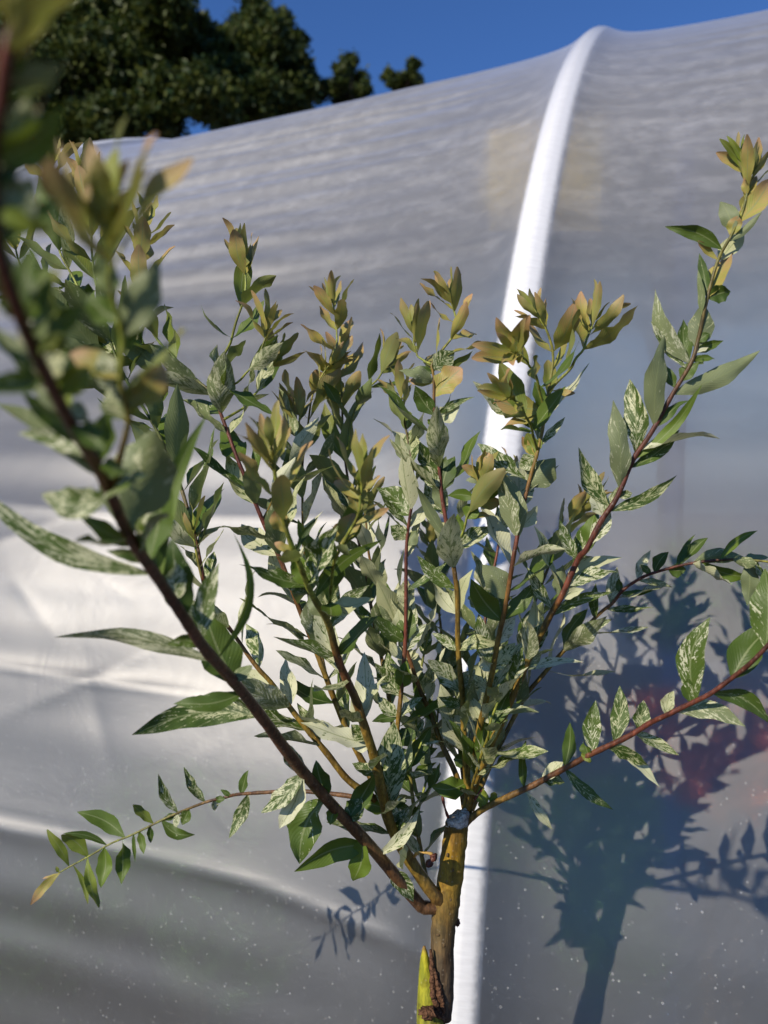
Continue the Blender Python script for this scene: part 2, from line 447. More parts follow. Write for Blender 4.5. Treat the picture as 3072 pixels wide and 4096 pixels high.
me = mesh_np('film', P.reshape(-1, 3), Q, uv=np.stack([TT, HH * RAD], -1).reshape(-1, 2))
link('film', me, M_film, tunnel)
for h in HOOPS:                                           # hoops with a white foam strip on their outer side
    th = np.linspace(0.0, math.pi, 90)
    V, q = tube(tun(np.full_like(th, h), th, RAD - PIPE - 0.004), np.full(len(th), PIPE - 0.002), 12)
    hp = link('hoop', poly_mesh('hoop', V, q), M_pipe, tunnel)
    av = np.linspace(-1.45, 1.45, 11)
    rr = PIPE + 0.0005
    G = np.stack([tun(h + rr * np.sin(a) + 0 * th, th, RAD - PIPE - 0.004 + rr * math.cos(a)) for a in av], 1)
    n0 = G.shape[0]; ii = np.arange(n0 * 11).reshape(n0, 11)
    q = np.stack([ii[:-1, :-1], ii[:-1, 1:], ii[1:, 1:], ii[1:, :-1]], -1).reshape(-1, 4)
    link('foam_tape', mesh_np('foam_tape', G.reshape(-1, 3), q), M_tape, hp)
for t in (T_LO, T_HI):                                    # gable ends
    th = np.linspace(0, math.pi, 40)
    V = np.vstack([tun(np.full_like(th, t), th, RAD - 0.01), tun(np.array([t]), np.array([0.0]), 0.0)])
    me = bpy.data.meshes.new('end_wall')
    me.from_pydata([tuple(v) for v in V], [], [(40, i, i + 1) for i in range(39)])
    uvl = me.uv_layers.new(name='UVMap')
    link('end_wall', me, M_film, tunnel)
V = [tuple(p) for p in np.vstack([tun(np.array([T_LO, T_HI]), np.array([0.0, 0.0]), RAD - 0.05), tun(np.array([T_HI, T_LO]), np.array([math.pi] * 2), RAD - 0.05)]) + np.array([0, 0, 0.004])]
me = bpy.data.meshes.new('added_dark_floor'); me.from_pydata(V, [], [(0, 1, 2, 3)])
tag(link('added_dark_floor', me, M_mat), kind='structure')  # dark floor sheet added so the lower film looks less bright
# purlin pipe along the tunnel, inside, high up
for th0 in (1.25, math.pi / 2, math.pi - 1.25):
    t = np.linspace(T_LO, T_HI, 12)
    V, q = tube(tun(t, np.full_like(t, th0), RAD - 0.10), np.full(len(t), 0.016), 8)
    link('purlin', poly_mesh('purlin', V, q), M_pipe, tunnel)

# ------------------------------------------------------------------ things inside the tunnel
def leaf_cloud(n, blobs, size, flat=0.5, seed=0, loose=0.0):
    """n small leaf faces spread through ellipsoid blobs [(centre, radii, weight)]"""
    r = np.random.default_rng(seed)
    wts = np.array([b[2] for b in blobs], float); wts /= wts.sum()
    bi = r.choice(len(blobs), n, p=wts)
    c = np.array([b[0] for b in blobs])[bi]; ra = np.array([b[1] for b in blobs])[bi]
    d = r.standard_normal((n, 3)); d /= np.linalg.norm(d, axis=1)[:, None]
    rad = r.uniform(0.25, 1.0, n) ** 0.5
    p = c + (d * ra * rad[:, None] if not loose else r.standard_normal((n, 3)) * ra * loose)
    t = r.standard_normal((n, 3)); t[:, 2] -= 0.5; t /= np.linalg.norm(t, axis=1)[:, None]
    nn = r.standard_normal((n, 3)) + np.array([0, 0, 0.7]); b = np.cross(t, nn); b /= np.linalg.norm(b, axis=1)[:, None]
    s = size * r.uniform(0.6, 1.4, n)[:, None]
    V = np.stack([p - t * s, p + b * s * flat, p + t * s, p - b * s * flat], 1).reshape(-1, 3)
    Q = np.arange(n * 4).reshape(n, 4)
    cc = np.repeat(np.clip(r.normal(0.35, 0.28, n), 0, 1), 4)
    return V, Q, np.stack([cc, cc, cc, np.ones_like(cc)], -1)

def potted_shrub(px, py, gap, rw, rh, mat, pot, label, seed):
    c = pix(px, py, film_hit(px, py)[2] + gap + rw)
    root = empty('potted_shrub', (c[0], c[1], 0))
    tag(root, label, 'shrub', 'potted shrubs growing inside the polytunnel')
    prof = [(0.0, 0.0), (0.085, 0.0), (0.115, 0.20), (0.128, 0.20), (0.128, 0.235), (0.115, 0.235), (0.105, 0.20), (0.0, 0.195)]
    V, Qs = [], []
    for i, (r0, z0) in enumerate(prof):
        for j in range(16):
            V.append((c[0] + r0 * math.cos(j * math.pi / 8), c[1] + r0 * math.sin(j * math.pi / 8), z0))
    for i in range(len(prof) - 1):
        for j in range(16):
            k = (j + 1) % 16; Qs.append((i * 16 + j, i * 16 + k, i * 16 + 16 + k, i * 16 + 16 + j))
    me = bpy.data.meshes.new('pot'); me.from_pydata(V, [], Qs); link('pot', me, pot, root)
    zs = np.linspace(0.19, c[2], 6)
    V, q = tube(np.stack([c[0] + 0.01 * np.sin(zs * 7), c[1] + 0 * zs, zs], -1), np.linspace(0.013, 0.005, 6), 7)
    link('stem', poly_mesh('stem', V, q), M_treebark, root)
    r = random.Random(seed)
    blobs = [((c[0] + r.uniform(-.6, .6) * rw, c[1] + r.uniform(-.5, .5) * rw, c[2] + r.uniform(-.6, .6) * rh), (rw * .6, rw * .6, rh * .55), 1) for _ in range(7)]
    V, Qq, cc = leaf_cloud(3200, blobs, 0.024, 0.42, seed)
    V[:, 2] = np.maximum(V[:, 2], 0.25)
    link('crown', mesh_np('crown', V, Qq, False, colr=cc), mat, root)

potted_shrub(820, 3420, 0.10, 0.17, 0.15, M_shrub, M_pot, 'green leafy potted shrub blurred behind the film below the lowest left shoot', 1)
potted_shrub(2860, 2980, 0.03, 0.11, 0.05, M_redshrub, M_pot2, 'copper red potted shrub blurred behind the film beside the lowest right branch', 2)
potted_shrub(2950, 2420, 0.22, 0.15, 0.09, M_shrub, M_pot, 'tall green potted shrub blurred behind the film above the copper red one', 3)
potted_shrub(150, 3780, 0.5, 0.20, 0.18, M_shrub, M_pot, 'low green potted shrub dimly seen through the film low beside the crease', 4)
potted_shrub(2350, 3500, 0.8, 0.25, 0.22, M_shrub, M_pot, 'dark green potted shrub behind the film under the trunk shadow', 5)

c = pix(2180, 730, film_hit(2180, 730)[2] + 0.23)
trap = empty('sticky_trap', tuple(c)); tag(trap, 'yellow sticky trap card hanging inside behind the white hoop band', 'insect trap')
me = bpy.data.meshes.new('card')
hx, hz, hy = 0.115, 0.10, 0.0015
vv = [(c[0] + a * hx, c[1] + b * hy, c[2] + d * hz) for a in (-1, 1) for b in (-1, 1) for d in (-1, 1)]
me.from_pydata(vv, [], [(0, 1, 3, 2), (4, 6, 7, 5), (0, 4, 5, 1), (2, 3, 7, 6), (0, 2, 6, 4), (1, 5, 7, 3)])
link('card', me, M_trap, trap)
V, q = tube(np.array([[c[0], c[1], c[2] + hz - 0.004], [c[0], c[1], c[2] + 0.115], [c[0], c[1] + 0.002, c[2] + 0.13]]), [0.0012] * 3, 6)
link('string', poly_mesh('string', V, q), M_wire, trap)

c = pix(2690, 2048, 1.75)
pt = empty('support_post', (c[0], c[1], 0)); tag(pt, 'dark blue upright post inside the tunnel seen through the film', 'post')
V, q = tube(np.array([[c[0], c[1], 0.0], [c[0], c[1], 1.2], [c[0] + 0.03, c[1], 2.05]]), [0.022] * 3, 12)
link('pole', poly_mesh('pole', V, q), M_post, pt)
V, q = tube(np.array([[c[0], c[1], 0.0], [c[0], c[1], 0.012]]), [0.06, 0.06], 16)
link('base_plate', poly_mesh('base_plate', V, q), M_post, pt)

# ------------------------------------------------------------------ trees beyond the tunnel
def tree(px, top_py, y, prof, n, label, seed, leaf=0.11, low=0.30):
    """prof: list of (px, py, r_px) crown lobes as seen, each a rounded clump at its own depth"""
    r = random.Random(seed)
    x0 = (px - CX) / F * y
    root = empty('locust_tree', (x0, y, 0)); tag(root, label, 'tree', 'locust trees beyond the polytunnel')
    top = CAM_Z - (top_py - CY) / F * y
    zs = np.linspace(0, top * 0.86, 9)
    tp = np.stack([x0 + 0.25 * np.sin(zs * 0.35 + seed), y + 0.2 * np.cos(zs * 0.3), zs], -1)
    V, q = tube(tp, np.linspace(0.24, 0.05, 9), 10); link('trunk', poly_mesh('trunk', V, q), M_treebark, root)
    blobs = []
    for (bx, by, br) in prof:
        c = pix(bx, by, y + r.uniform(-1.2, 1.2)); rr = br / F * y
        base = tp[np.argmin(np.abs(tp[:, 2] - max(c[2] - 1.6, 2.0)))]
        mid = (base + c) / 2 + np.array([0, 0, 0.3])
        V, q = tube(catmull([base, mid, c], 4), np.linspace(0.07, 0.015, 9), 6)
        link('limb', poly_mesh('limb', V, q), M_treebark, root)
        for _ in range(max(8, int(br / 4))):
            d = np.array([r.gauss(0, 1), r.gauss(0, 1), r.gauss(0, 1)]); d /= np.linalg.norm(d)
            o = c + d * rr * r.uniform(0.3, 1.0)
            s = rr * r.uniform(0.16, 0.40)
            blobs.append((o, (s * r.uniform(.7, 1.3), s, s * r.uniform(.5, 1.2)), s ** 1.7))
    V, Qq, cc = leaf_cloud(n, blobs, leaf, 0.40, seed, 0.8)
    link('crown', mesh_np('crown', V, Qq, False, colr=cc), M_tree, root)

tree(330, -250, 21, [(60, 330, 130), (200, 180, 130), (330, 380, 130), (420, 120, 120), (560, 260, 120), (640, 420, 100), (700, 60, 110),
                     (120, 20, 120), (300, -80, 130), (540, -60, 120), (-120, 200, 170), (740, 200, 100), (820, 380, 90), (-80, 480, 150), (240, 520, 120), (480, 500, 110), (820, 300, 110), (880, 440, 90), (640, 160, 110), (400, 260, 120), (780, 110, 60)],
     130000, 'tall dark locust tree with the widest crown beyond the tunnel', 1)
tree(1040, 10, 23, [(1010, 60, 60), (1120, 110, 70), (1190, 150, 45), (1000, 190, 80), (1100, 260, 80), (1190, 270, 60), (1060, 380, 90), (1220, 330, 60), (940, 330, 90), (1160, 400, 80), (930, 140, 55), (1270, 350, 45), (960, 250, 100), (1010, 330, 100), (1080, 180, 80), (960, 430, 110)],
     75000, 'dark locust tree with pointed top overlapping the widest one beyond the tunnel', 2)
tree(1395, 215, 24, [(1390, 260, 38), (1370, 310, 45), (1420, 330, 40), (1340, 350, 45), (1450, 370, 40), (1390, 400, 60)], 12000,
     'small rounded treetop standing alone just above the film edge', 3, 0.075)
tree(1600, 235, 27, [(1545, 300, 28), (1570, 330, 30), (1650, 265, 24), (1635, 300, 28), (1610, 350, 40), (1660, 330, 30)], 8000,
     'twin-tipped treetop barely showing over the film edge', 4, 0.08)

# ------------------------------------------------------------------ willow
willow = empty('willow_tree', (0.045, 0.62, 0))
tag(willow, 'grafted variegated willow with cream-splashed leaves and bronze shoot tips', 'tree')

# trunk (scion) and rootstock
def shade(P, stops):
    """vertex colours along a tube: stops [(s, rgb)]"""
    s = np.linspace(0, 1, P)
    ss = [a for a, _ in stops]
    return np.stack([np.interp(s, ss, [c[i] for _, c in stops]) for i in range(3)] + [np.ones(P)], -1)

def tube_part(name, P, rad, stops, mat, parent, sides=12, noise=0.0, cap=True):
    V, q = tube(P, rad, sides, noise, cap)
    cs = np.repeat(shade(len(P), stops), sides, 0)
    if cap: cs = np.vstack([cs, cs[:1], cs[-1:]])
    return link(name, poly_mesh(name, V, q, colr=cs), mat, parent)

YT = 0.62
tr = [(1772, 4075, 32), (1774, 3990, 41), (1770, 3900, 46), (1767, 3800, 47), (1772, 3720, 48), (1778, 3660, 52), (1787, 3600, 54), (1797, 3540, 50), (1808, 3450, 49), (1818, 3370, 48), (1825, 3318, 47), (1828, 3290, 44)]
P0 = np.array([pix(a, b, YT) for a, b, _ in tr]); rad = np.array([c / F * YT for _, _, c in tr])
u = np.linspace(0, 1, 44); s0 = np.linspace(0, 1, len(tr))
PP = np.stack([np.interp(u, s0, P0[:, i]) for i in range(3)], -1)
PP = (PP + np.roll(PP, 1, 0) + np.roll(PP, -1, 0)) / 3; PP[0], PP[-1] = P0[0], P0[-1]
rr = np.interp(u, s0, rad) * (1 + 0.02 * np.sin(u * 40))
trunk = tube_part('trunk', PP, rr, [(0, (.075, .055, .04)), (.25, (.095, .07, .04)), (.42, (.11, .08, .03)), (.55, (.16, .105, .022)), (.75, (.23, .15, .015)), (1, (.20, .125, .018))], M_trunk, willow, 18, 0.03)
# slanted weathered cut end on top
T, N, B = frames(PP)
c = PP[-1]; V = []; Qs = []
ang = np.linspace(0, 2 * np.pi, 20, endpoint=False)
for k, (rs, up) in enumerate(((1.0, -0.002), (1.04, 0.003), (0.95, 0.0065), (0.55, 0.0075), (0.0, 0.0072))):
    for a in ang:
        off = rs * rr[-1] * (math.cos(a) * N[-1] + math.sin(a) * B[-1])
        tilt = off[0] * 0.55 if k else off[0] * 0.1
        V.append(c + off + T[-1] * (up + tilt + (0.0009 * math.sin(a * 5) + 0.0006 * math.sin(a * 9) if 0 < k < 4 else 0)))
for k in range(4):
    for j in range(20):
        i2 = (j + 1) % 20; Qs.append((k * 20 + j, k * 20 + i2, k * 20 + 20 + i2, k * 20 + 20 + j))
link('cut_end', poly_mesh('cut_end', V, Qs), M_cut, trunk)
# small bud on the right of the trunk
def lump(name, c, r, mat, parent, seed, sq=(1, 1, 1), n=9, rough=0.25):
    rr_ = np.random.default_rng(seed); V = []; Qs = []
    for i in range(n + 1):
        a = math.pi * i / n
        for j in range(14):
            b = 2 * math.pi * j / 14
            k = r * (1 + rough * rr_.uniform(-1, 1)) if 0 < i < n else r
            V.append((c[0] + sq[0] * k * math.sin(a) * math.cos(b), c[1] + sq[1] * k * math.sin(a) * math.sin(b), c[2] + sq[2] * k * math.cos(a)))
    for i in range(n):
        for j in range(14):
            k = (j + 1) % 14; Qs.append((i * 14 + j, i * 14 + 14 + j, i * 14 + 14 + k, i * 14 + k))
    return link(name, poly_mesh(name, V, Qs), mat, parent)
lump('bud', pix(1830, 3690, YT), 0.0022, M_wound, trunk, 1, (0.9, 1, 1.5))
lump('bud', pix(1752, 3740, 0.611), 0.0013, M_bud, trunk, 2, (1.2, 0.7, 0.8))
for k_, (a, b) in enumerate(((1790, 3420), (1812, 3480), (1776, 3780), (1802, 3600))):
    lump('bud', pix(a, b, 0.6105), 0.0012, M_bud, trunk, 5 + k_, (0.8, 0.6, 1.4))

rs = [(1735, 9000, 70), (1735, 6500, 68), (1735, 4700, 66), (1730, 4200, 64), (1722, 4090, 56), (1712, 3995, 43), (1706, 3930, 33), (1702, 3880, 26), (1699, 3830, 17), (1697, 3785, 5)]
P0 = np.array([pix(a, b, 0.617) for a, b, _ in rs]); P0[0][2] = -0.02
rad = np.array([c / F * YT for _, _, c in rs])
PP = catmull(P0, 6); rr = np.interp(np.linspace(0, 1, len(PP)), np.linspace(0, 1, len(rs)), rad)
root = tube_part('rootstock', PP, rr, [(0, (.16, .15, .03)), (.45, (.17, .18, .02)), (.8, (.24, .25, .015)), (.93, (.26, .25, .015)), (1, (.2, .12, .03))], M_trunk, willow, 16, 0.012)
lump('knot', pix(1712, 4052, 0.600), 0.0052, M_wound, root, 3, (1.25, 0.8, 0.8), 10, 0.5)
lump('bud', pix(1755, 4062, 0.604), 0.003, M_wound, root, 4, (0.9, 0.7, 0.8), 9, 0.4)
# callus lips of the graft
for pts in ([(1722, 3800), (1729, 3880), (1731, 3960), (1741, 4010), (1764, 4058), (1782, 4085)], [(1734, 3870), (1750, 3930), (1762, 3990), (1776, 4050)]):
    Pc = catmull([pix(a, b, 0.6105) for a, b in pts], 6)
    V, q = tube(Pc, 0.0019 * (0.4 + np.sin(np.linspace(0.25, 2.9, len(Pc)))), 8, 0.18)
    link('callus', poly_mesh('callus', V, q), M_wound, trunk)

# ---- shoots: name -> [(px, py, depth)], radius px at base / tip (in mm), colour key
OL = (.165, .115, .022); RD = (.11, .034, .022); DK = (.07, .026, .018); YG = (.20, .24, .045); BR = (.11, .06, .028)
SH = {}
def shoot(name, pts, r0, r1, cols, ustart=0.0, step=0.021, ln=0.046, dens=0.97, var=0.62, tipb=0.25, skip=0.06, seed=None):
    SH[name] = dict(pts=pts, r0=r0, r1=r1, cols=cols, step=step, ln=ln, dens=dens, var=var, tipb=tipb, skip=skip, ustart=ustart)

shoot('S1', [(1790, 3625, .62), (1700, 3630, .615), (1655, 3590, .61), (1480, 3380, .585), (1335, 3225, .56), (1185, 3055, .525), (1037, 2860, .48), (925, 2722, .44), (815, 2593, .40), (740, 2470, .37), (648, 2324, .34), (527, 2148, .30), (444, 1980, .27), (370, 1850, .25), (270, 1690, .225), (200, 1540, .205), (110, 1330, .185), (35, 1110, .172), (-20, 900, .165), (-30, 650, .16), (0, 420, .155), (30, 200, .15), (90, 20, .148)],
      4.9, 1.3, [(0, BR), (.15, BR), (.3, DK), (.8, DK), (1, RD)], ustart=.66, step=.013, ln=.03, dens=.9, var=.4, tipb=.12)
shoot('S1b', [(444, 1980, .27), (500, 1750, .245), (500, 1560, .23), (470, 1300, .22), (440, 1060, .21), (425, 900, .205)], 1.3, .6, [(0, RD), (.5, YG), (1, YG)], step=.03, ln=.022, dens=.5, var=.3, tipb=.6)
shoot('B', [(1780, 3610, .618), (1734, 3575, .612), (1641, 3442, .605), (1567, 3306, .60), (1536, 3195, .59), (1493, 3029, .58), (1456, 2912, .57), (1419, 2788, .56), (1388, 2714, .555), (1350, 2620, .54), (1310, 2490, .52), (1240, 2370, .49), (1190, 2240, .465), (1150, 2130, .45), (1120, 2000, .44), (1100, 1900, .435), (1085, 1790, .43)],
      5.2, 1.0, [(0, BR), (.12, OL), (.35, OL), (.55, RD), (.7, YG), (1, YG)], tipb=.22, var=.6)
shoot('C', [(1310, 2490, .52), (1332, 2290, .49), (1355, 2200, .475), (1390, 2150, .465), (1425, 2070, .455), (1445, 1980, .45), (1450, 1900, .447)], 1.4, .8, [(0, YG), (1, YG)], step=.024, ln=.034, var=.2, tipb=.5)
shoot('D', [(1530, 3200, .60), (1450, 3048, .61), (1400, 2950, .61), (1345, 2813, .61), (1302, 2696, .61), (1265, 2603, .61), (1203, 2455, .61), (1126, 2258, .61), (1049, 2085, .61), (988, 1925, .61), (950, 1826, .61), (895, 1678, .615), (852, 1580, .615), (796, 1530, .62), (741, 1481, .62), (691, 1425, .62), (640, 1370, .62), (599, 1300, .62), (570, 1180, .62), (558, 1050, .62), (575, 900, .62)],
      2.6, .7, [(0, OL), (.2, OL), (.4, RD), (.55, RD), (.7, (.10, .16, .05)), (1, YG)], var=.55)
shoot('E', [(864, 1580, .615), (889, 1444, .61), (926, 1351, .605), (965, 1230, .60), (984, 1120, .60), (968, 1010, .60)], 1.2, .7, [(0, BR), (.4, YG), (1, YG)], step=.024, ln=.034, var=.25, tipb=.45)
shoot('E2', [(852, 1580, .615), (930, 1540, .60), (1000, 1480, .595), (1050, 1390, .59), (1075, 1300, .588)], 1.0, .6, [(0, YG), (1, YG)], step=.024, ln=.033, var=.5, tipb=.4)
shoot('F1', [(1300, 2690, .64), (1240, 2400, .66), (1209, 2150, .67), (1212, 1900, .68), (1225, 1734, .68), (1245, 1600, .68), (1290, 1500, .68), (1330, 1440, .68)], 1.6, .7, [(0, OL), (.5, OL), (1, YG)], ln=.043, var=.5, tipb=.35)
shoot('F2', [(1590, 3040, .64), (1540, 2700, .66), (1470, 2350, .68), (1410, 2050, .69), (1385, 1850, .69), (1370, 1700, .69), (1362, 1540, .69), (1352, 1400, .69), (1345, 1300, .69), (1330, 1200, .69)], 2.0, .7, [(0, OL), (.5, RD), (.7, YG), (1, YG)], var=.4, tipb=.42)
shoot('G', [(1390, 1800, .68), (1420, 1640, .675), (1470, 1560, .67), (1518, 1505, .67), (1560, 1440, .67)], 1.2, .7, [(0, YG), (1, YG)], step=.022, ln=.040, var=.05, tipb=.2)
shoot('H', [(1570, 3200, .62), (1579, 3048, .62), (1585, 2974, .62), (1604, 2788, .62), (1616, 2603, .62), (1622, 2400, .62), (1628, 2230, .62), (1635, 2110, .62), (1647, 1987, .62), (1647, 1857, .625), (1630, 1740, .63), (1610, 1640, .635), (1600, 1560, .64)], 2.3, .8, [(0, OL), (.2, OL), (.35, RD), (.75, DK), (1, YG)], var=.75, tipb=.12, ln=.048)
shoot('I', [(1862, 3290, .628), (1868, 3170, .625), (1857, 2961, .62), (1851, 2789, .615), (1845, 2714, .61), (1832, 2572, .605), (1826, 2387, .60), (1808, 2245, .60), (1789, 2110, .60), (1772, 1990, .60), (1758, 1840, .60), (1742, 1720, .60), (1734, 1641, .60), (1731, 1505, .60), (1728, 1456, .60), (1770, 1400, .60), (1812, 1345, .60), (1826, 1290, .60), (1800, 1190, .60)], 2.9, .7, [(0, OL), (.35, OL), (.45, RD), (.65, DK), (.75, OL), (.9, YG), (1, YG)], var=.7, tipb=.22, ln=.047)
shoot('I2', [(1728, 1456, .60), (1690, 1440, .605), (1660, 1400, .61), (1655, 1320, .61)], .9, .6, [(0, YG), (1, YG)], step=.018, ln=.03, var=.1, tipb=.8)
shoot('I3', [(1815, 2230, .60), (1845, 2140, .59), (1875, 2060, .585), (1905, 1990, .58), (1930, 1920, .575)], 1.2, .7, [(0, YG), (1, YG)], step=.021, ln=.036, var=.1, tipb=.55)
shoot('J', [(1855, 3280, .628), (1876, 3134, .62), (1890, 3020, .61), (1907, 2961, .605), (1962, 2727, .59), (1993, 2542, .58), (2024, 2394, .575), (2055, 2230, .57), (2097, 2030, .57), (2125, 1900, .57), (2153, 1783, .57), (2172, 1690, .57), (2196, 1561, .57), (2215, 1430, .57), (2190, 1330, .57), (2150, 1260, .57)], 2.8, .8, [(0, OL), (.3, OL), (.5, RD), (.65, OL), (1, YG)], var=.7, tipb=.2, ln=.046)
shoot('J2', [(2196, 1561, .57), (2264, 1493, .565), (2310, 1430, .56), (2344, 1370, .56), (2375, 1280, .56)], 1.2, .7, [(0, YG), (1, YG)], step=.018, ln=.034, var=.1, tipb=.85)
shoot('J3', [(2180, 1640, .57), (2140, 1500, .55), (2100, 1440, .53), (2050, 1400, .51)], 1.1, .7, [(0, YG), (1, YG)], step=.018, ln=.033, var=.1, tipb=.7)
shoot('J4', [(2150, 1800, .57), (2120, 1700, .545), (2080, 1620, .53), (2030, 1580, .515)], 1.1, .7, [(0, YG), (1, YG)], step=.018, ln=.034, var=.1, tipb=.5)
shoot('K', [(1868, 3270, .628), (1905, 3120, .61), (1974, 2955, .60), (2036, 2820, .595), (2091, 2696, .59), (2122, 2622, .585), (2215, 2437, .575), (2239, 2394, .57), (2307, 2240, .565), (2344, 2196, .56), (2406, 2085, .555), (2474, 1987, .55), (2536, 1840, .545), (2603, 1734, .54), (2684, 1580, .535), (2758, 1456, .53), (2789, 1370, .53), (2832, 1190, .525), (2875, 1040, .525), (2924, 945, .52), (2975, 830, .52), (2998, 700, .52)], 3.2, .8, [(0, OL), (.25, OL), (.35, RD), (.65, DK), (.8, (.12, .10, .03)), (1, YG)], dens=0.45, var=.7, tipb=.12, skip=.3)
shoot('L', [(1885, 3240, .635), (1960, 3060, .66), (2050, 2880, .68), (2104, 2782, .69), (2171, 2702, .69), (2276, 2579, .69), (2394, 2455, .69), (2449, 2412, .69), (2492, 2363, .685), (2554, 2320, .68), (2603, 2295, .675), (2684, 2270, .67), (2770, 2252, .66), (2880, 2240, .65), (2974, 2239, .64), (3090, 2250, .63), (3250, 2290, .62)], 2.6, .8, [(0, OL), (.3, OL), (.5, RD), (.8, DK), (1, YG)], dens=.65, var=.7, tipb=.05, ln=.042)
shoot('M', [(1860, 3300, .622), (1888, 3268, .618), (1950, 3226, .612), (2048, 3180, .60), (2141, 3138, .59), (2283, 3060, .575), (2369, 3011, .565), (2517, 2943, .55), (2603, 2894, .54), (2665, 2863, .53), (2758, 2813, .52), (2844, 2770, .51), (2943, 2702, .50), (3005, 2653, .49), (3110, 2540, .48), (3250, 2380, .47)], 2.6, 1.2, [(0, BR), (.12, OL), (.25, BR), (.5, RD), (1, DK)], dens=0.0, var=.7)
shoot('N', [(1500, 3215, .605), (1400, 3185, .62), (1222, 3165, .64), (1147, 3165, .645), (963, 3177, .665), (901, 3189, .675), (821, 3208, .675), (716, 3251, .685), (648, 3282, .685), (568, 3319, .685), (512, 3344, .685), (444, 3374, .685), (370, 3418, .685), (278, 3467, .685), (235, 3492, .685)], 2.0, .6, [(0, BR), (.4, BR), (.6, (.16, .17, .05)), (1, YG)], dens=0.0)
shoot('O', [(1765, 3600, .622), (1728, 3566, .625), (1703, 3492, .63), (1666, 3319, .64), (1652, 3200, .645), (1645, 3060, .65), (1655, 2950, .655), (1670, 2800, .66), (1690, 2650, .665), (1720, 2500, .67)], 2.0, .8, [(0, OL), (.4, OL), (.7, YG), (1, YG)], step=.018, ln=.036, var=.5, tipb=.0)
shoot('Pp', [(1862, 3270, .628), (1851, 3183, .632), (1820, 3084, .635), (1758, 2962, .64), (1715, 2838, .645), (1690, 2776, .645), (1640, 2640, .645), (1586, 2505, .645), (1518, 2350, .645), (1480, 2230, .645), (1465, 2100, .645), (1458, 2000, .65)], 2.6, .8, [(0, OL), (.4, OL), (.6, RD), (1, OL)], var=.8, ln=.045, tipb=.08)
shoot('Qq', [(1872, 3260, .64), (1880, 3050, .66), (1900, 2850, .68), (1930, 2600, .70), (1960, 2350, .715), (1993, 2180, .725), (2030, 2020, .735), (2060, 1900, .74)], 2.4, .9, [(0, OL), (.3, OL), (.5, RD), (1, RD)], var=.55, ln=.045, tipb=.1)
shoot('Q2', [(1872, 3260, .645), (1840, 3000, .68), (1800, 2750, .71), (1760, 2500, .73), (1735, 2300, .74), (1720, 2150, .75)], 2.2, .9, [(0, OL), (1, OL)], var=.45, ln=.043, tipb=.1)
shoot('Q3', [(1875, 3250, .64), (1930, 3000, .655), (2010, 2760, .67), (2090, 2560, .68), (2150, 2380, .69), (2210, 2220, .70), (2280, 2090, .71), (2350, 1990, .715)], 2.2, .9, [(0, OL), (.5, RD), (1, YG)], var=.3, ln=.042, tipb=.25)
shoot('R1', [(1655, 3330, .64), (1690, 3180, .65), (1715, 3060, .66), (1740, 2920, .67), (1760, 2780, .68), (1785, 2640, .69)], 1.2, .7, [(0, YG), (1, YG)], step=.016, ln=.032, var=.45, tipb=0)
shoot('R2', [(1567, 3306, .605), (1570, 3200, .60), (1600, 3120, .60), (1650, 3050, .60), (1690, 2960, .60)], 1.1, .7, [(0, YG), (1, YG)], step=.016, ln=.03, var=.6, tipb=0)
shoot('R3', [(1875, 3240, .618), (1900, 3100, .60), (1935, 3000, .59), (1960, 2900, .585), (2000, 2780, .58)], 1.3, .8, [(0, OL), (1, YG)], step=.016, ln=.034, var=.7, tipb=0)
shoot('T', [(1505, 3200, .60), (1394, 3121, .60), (1308, 3010, .60), (1178, 2857, .60), (1080, 2727, .60), (1024, 2659, .60), (930, 2530, .60), (860, 2440, .60), (815, 2330, .60), (790, 2230, .60), (770, 2120, .60)], 2.8, .8, [(0, OL), (.4, OL), (.7, RD), (1, YG)], var=.75, ln=.045, tipb=.05, skip=.2)
shoot('X2', [(815, 2330, .60), (770, 2100, .61), (700, 1880, .62), (600, 1680, .62), (510, 1520, .62), (430, 1330, .62), (385, 1150, .62), (368, 980, .62), (366, 830, .62), (346, 700, .62)], 1.6, .7, [(0, RD), (.4, (.10, .16, .05)), (1, YG)], var=.25, ln=.050, step=.017, tipb=.3)
shoot('X3', [(510, 1520, .62), (400, 1420, .635), (280, 1320, .645), (170, 1200, .65), (90, 1080, .655), (60, 980, .655), (30, 900, .655)], 1.2, .7, [(0, YG), (1, YG)], var=.15, ln=.046, step=.017, tipb=.25)
shoot('X4', [(430, 1330, .62), (330, 1180, .635), (260, 1050, .64), (225, 930, .645), (215, 760, .645), (205, 640, .645)], 1.1, .7, [(0, YG), (1, YG)], var=.15, ln=.044, step=.017, tipb=.5)
shoot('X5', [(741, 1481, .62), (650, 1500, .63), (560, 1440, .635), (480, 1420, .64), (400, 1360, .64)], 1.1, .7, [(0, YG), (1, YG)], var=.2, ln=.044, step=.017, tipb=.1)
shoot('Y1', [(895, 1678, .615), (960, 1640, .625), (1020, 1580, .63), (1060, 1500, .63), (1100, 1440, .63)], 1.1, .7, [(0, YG), (1, YG)], var=.6, ln=.036, tipb=.2)
shoot('Y2', [(1049, 2085, .61), (1120, 1950, .63), (1160, 1850, .64), (1190, 1750, .645), (1200, 1640, .65)], 1.2, .7, [(0, OL), (1, YG)], var=.6, ln=.04, tipb=.2)

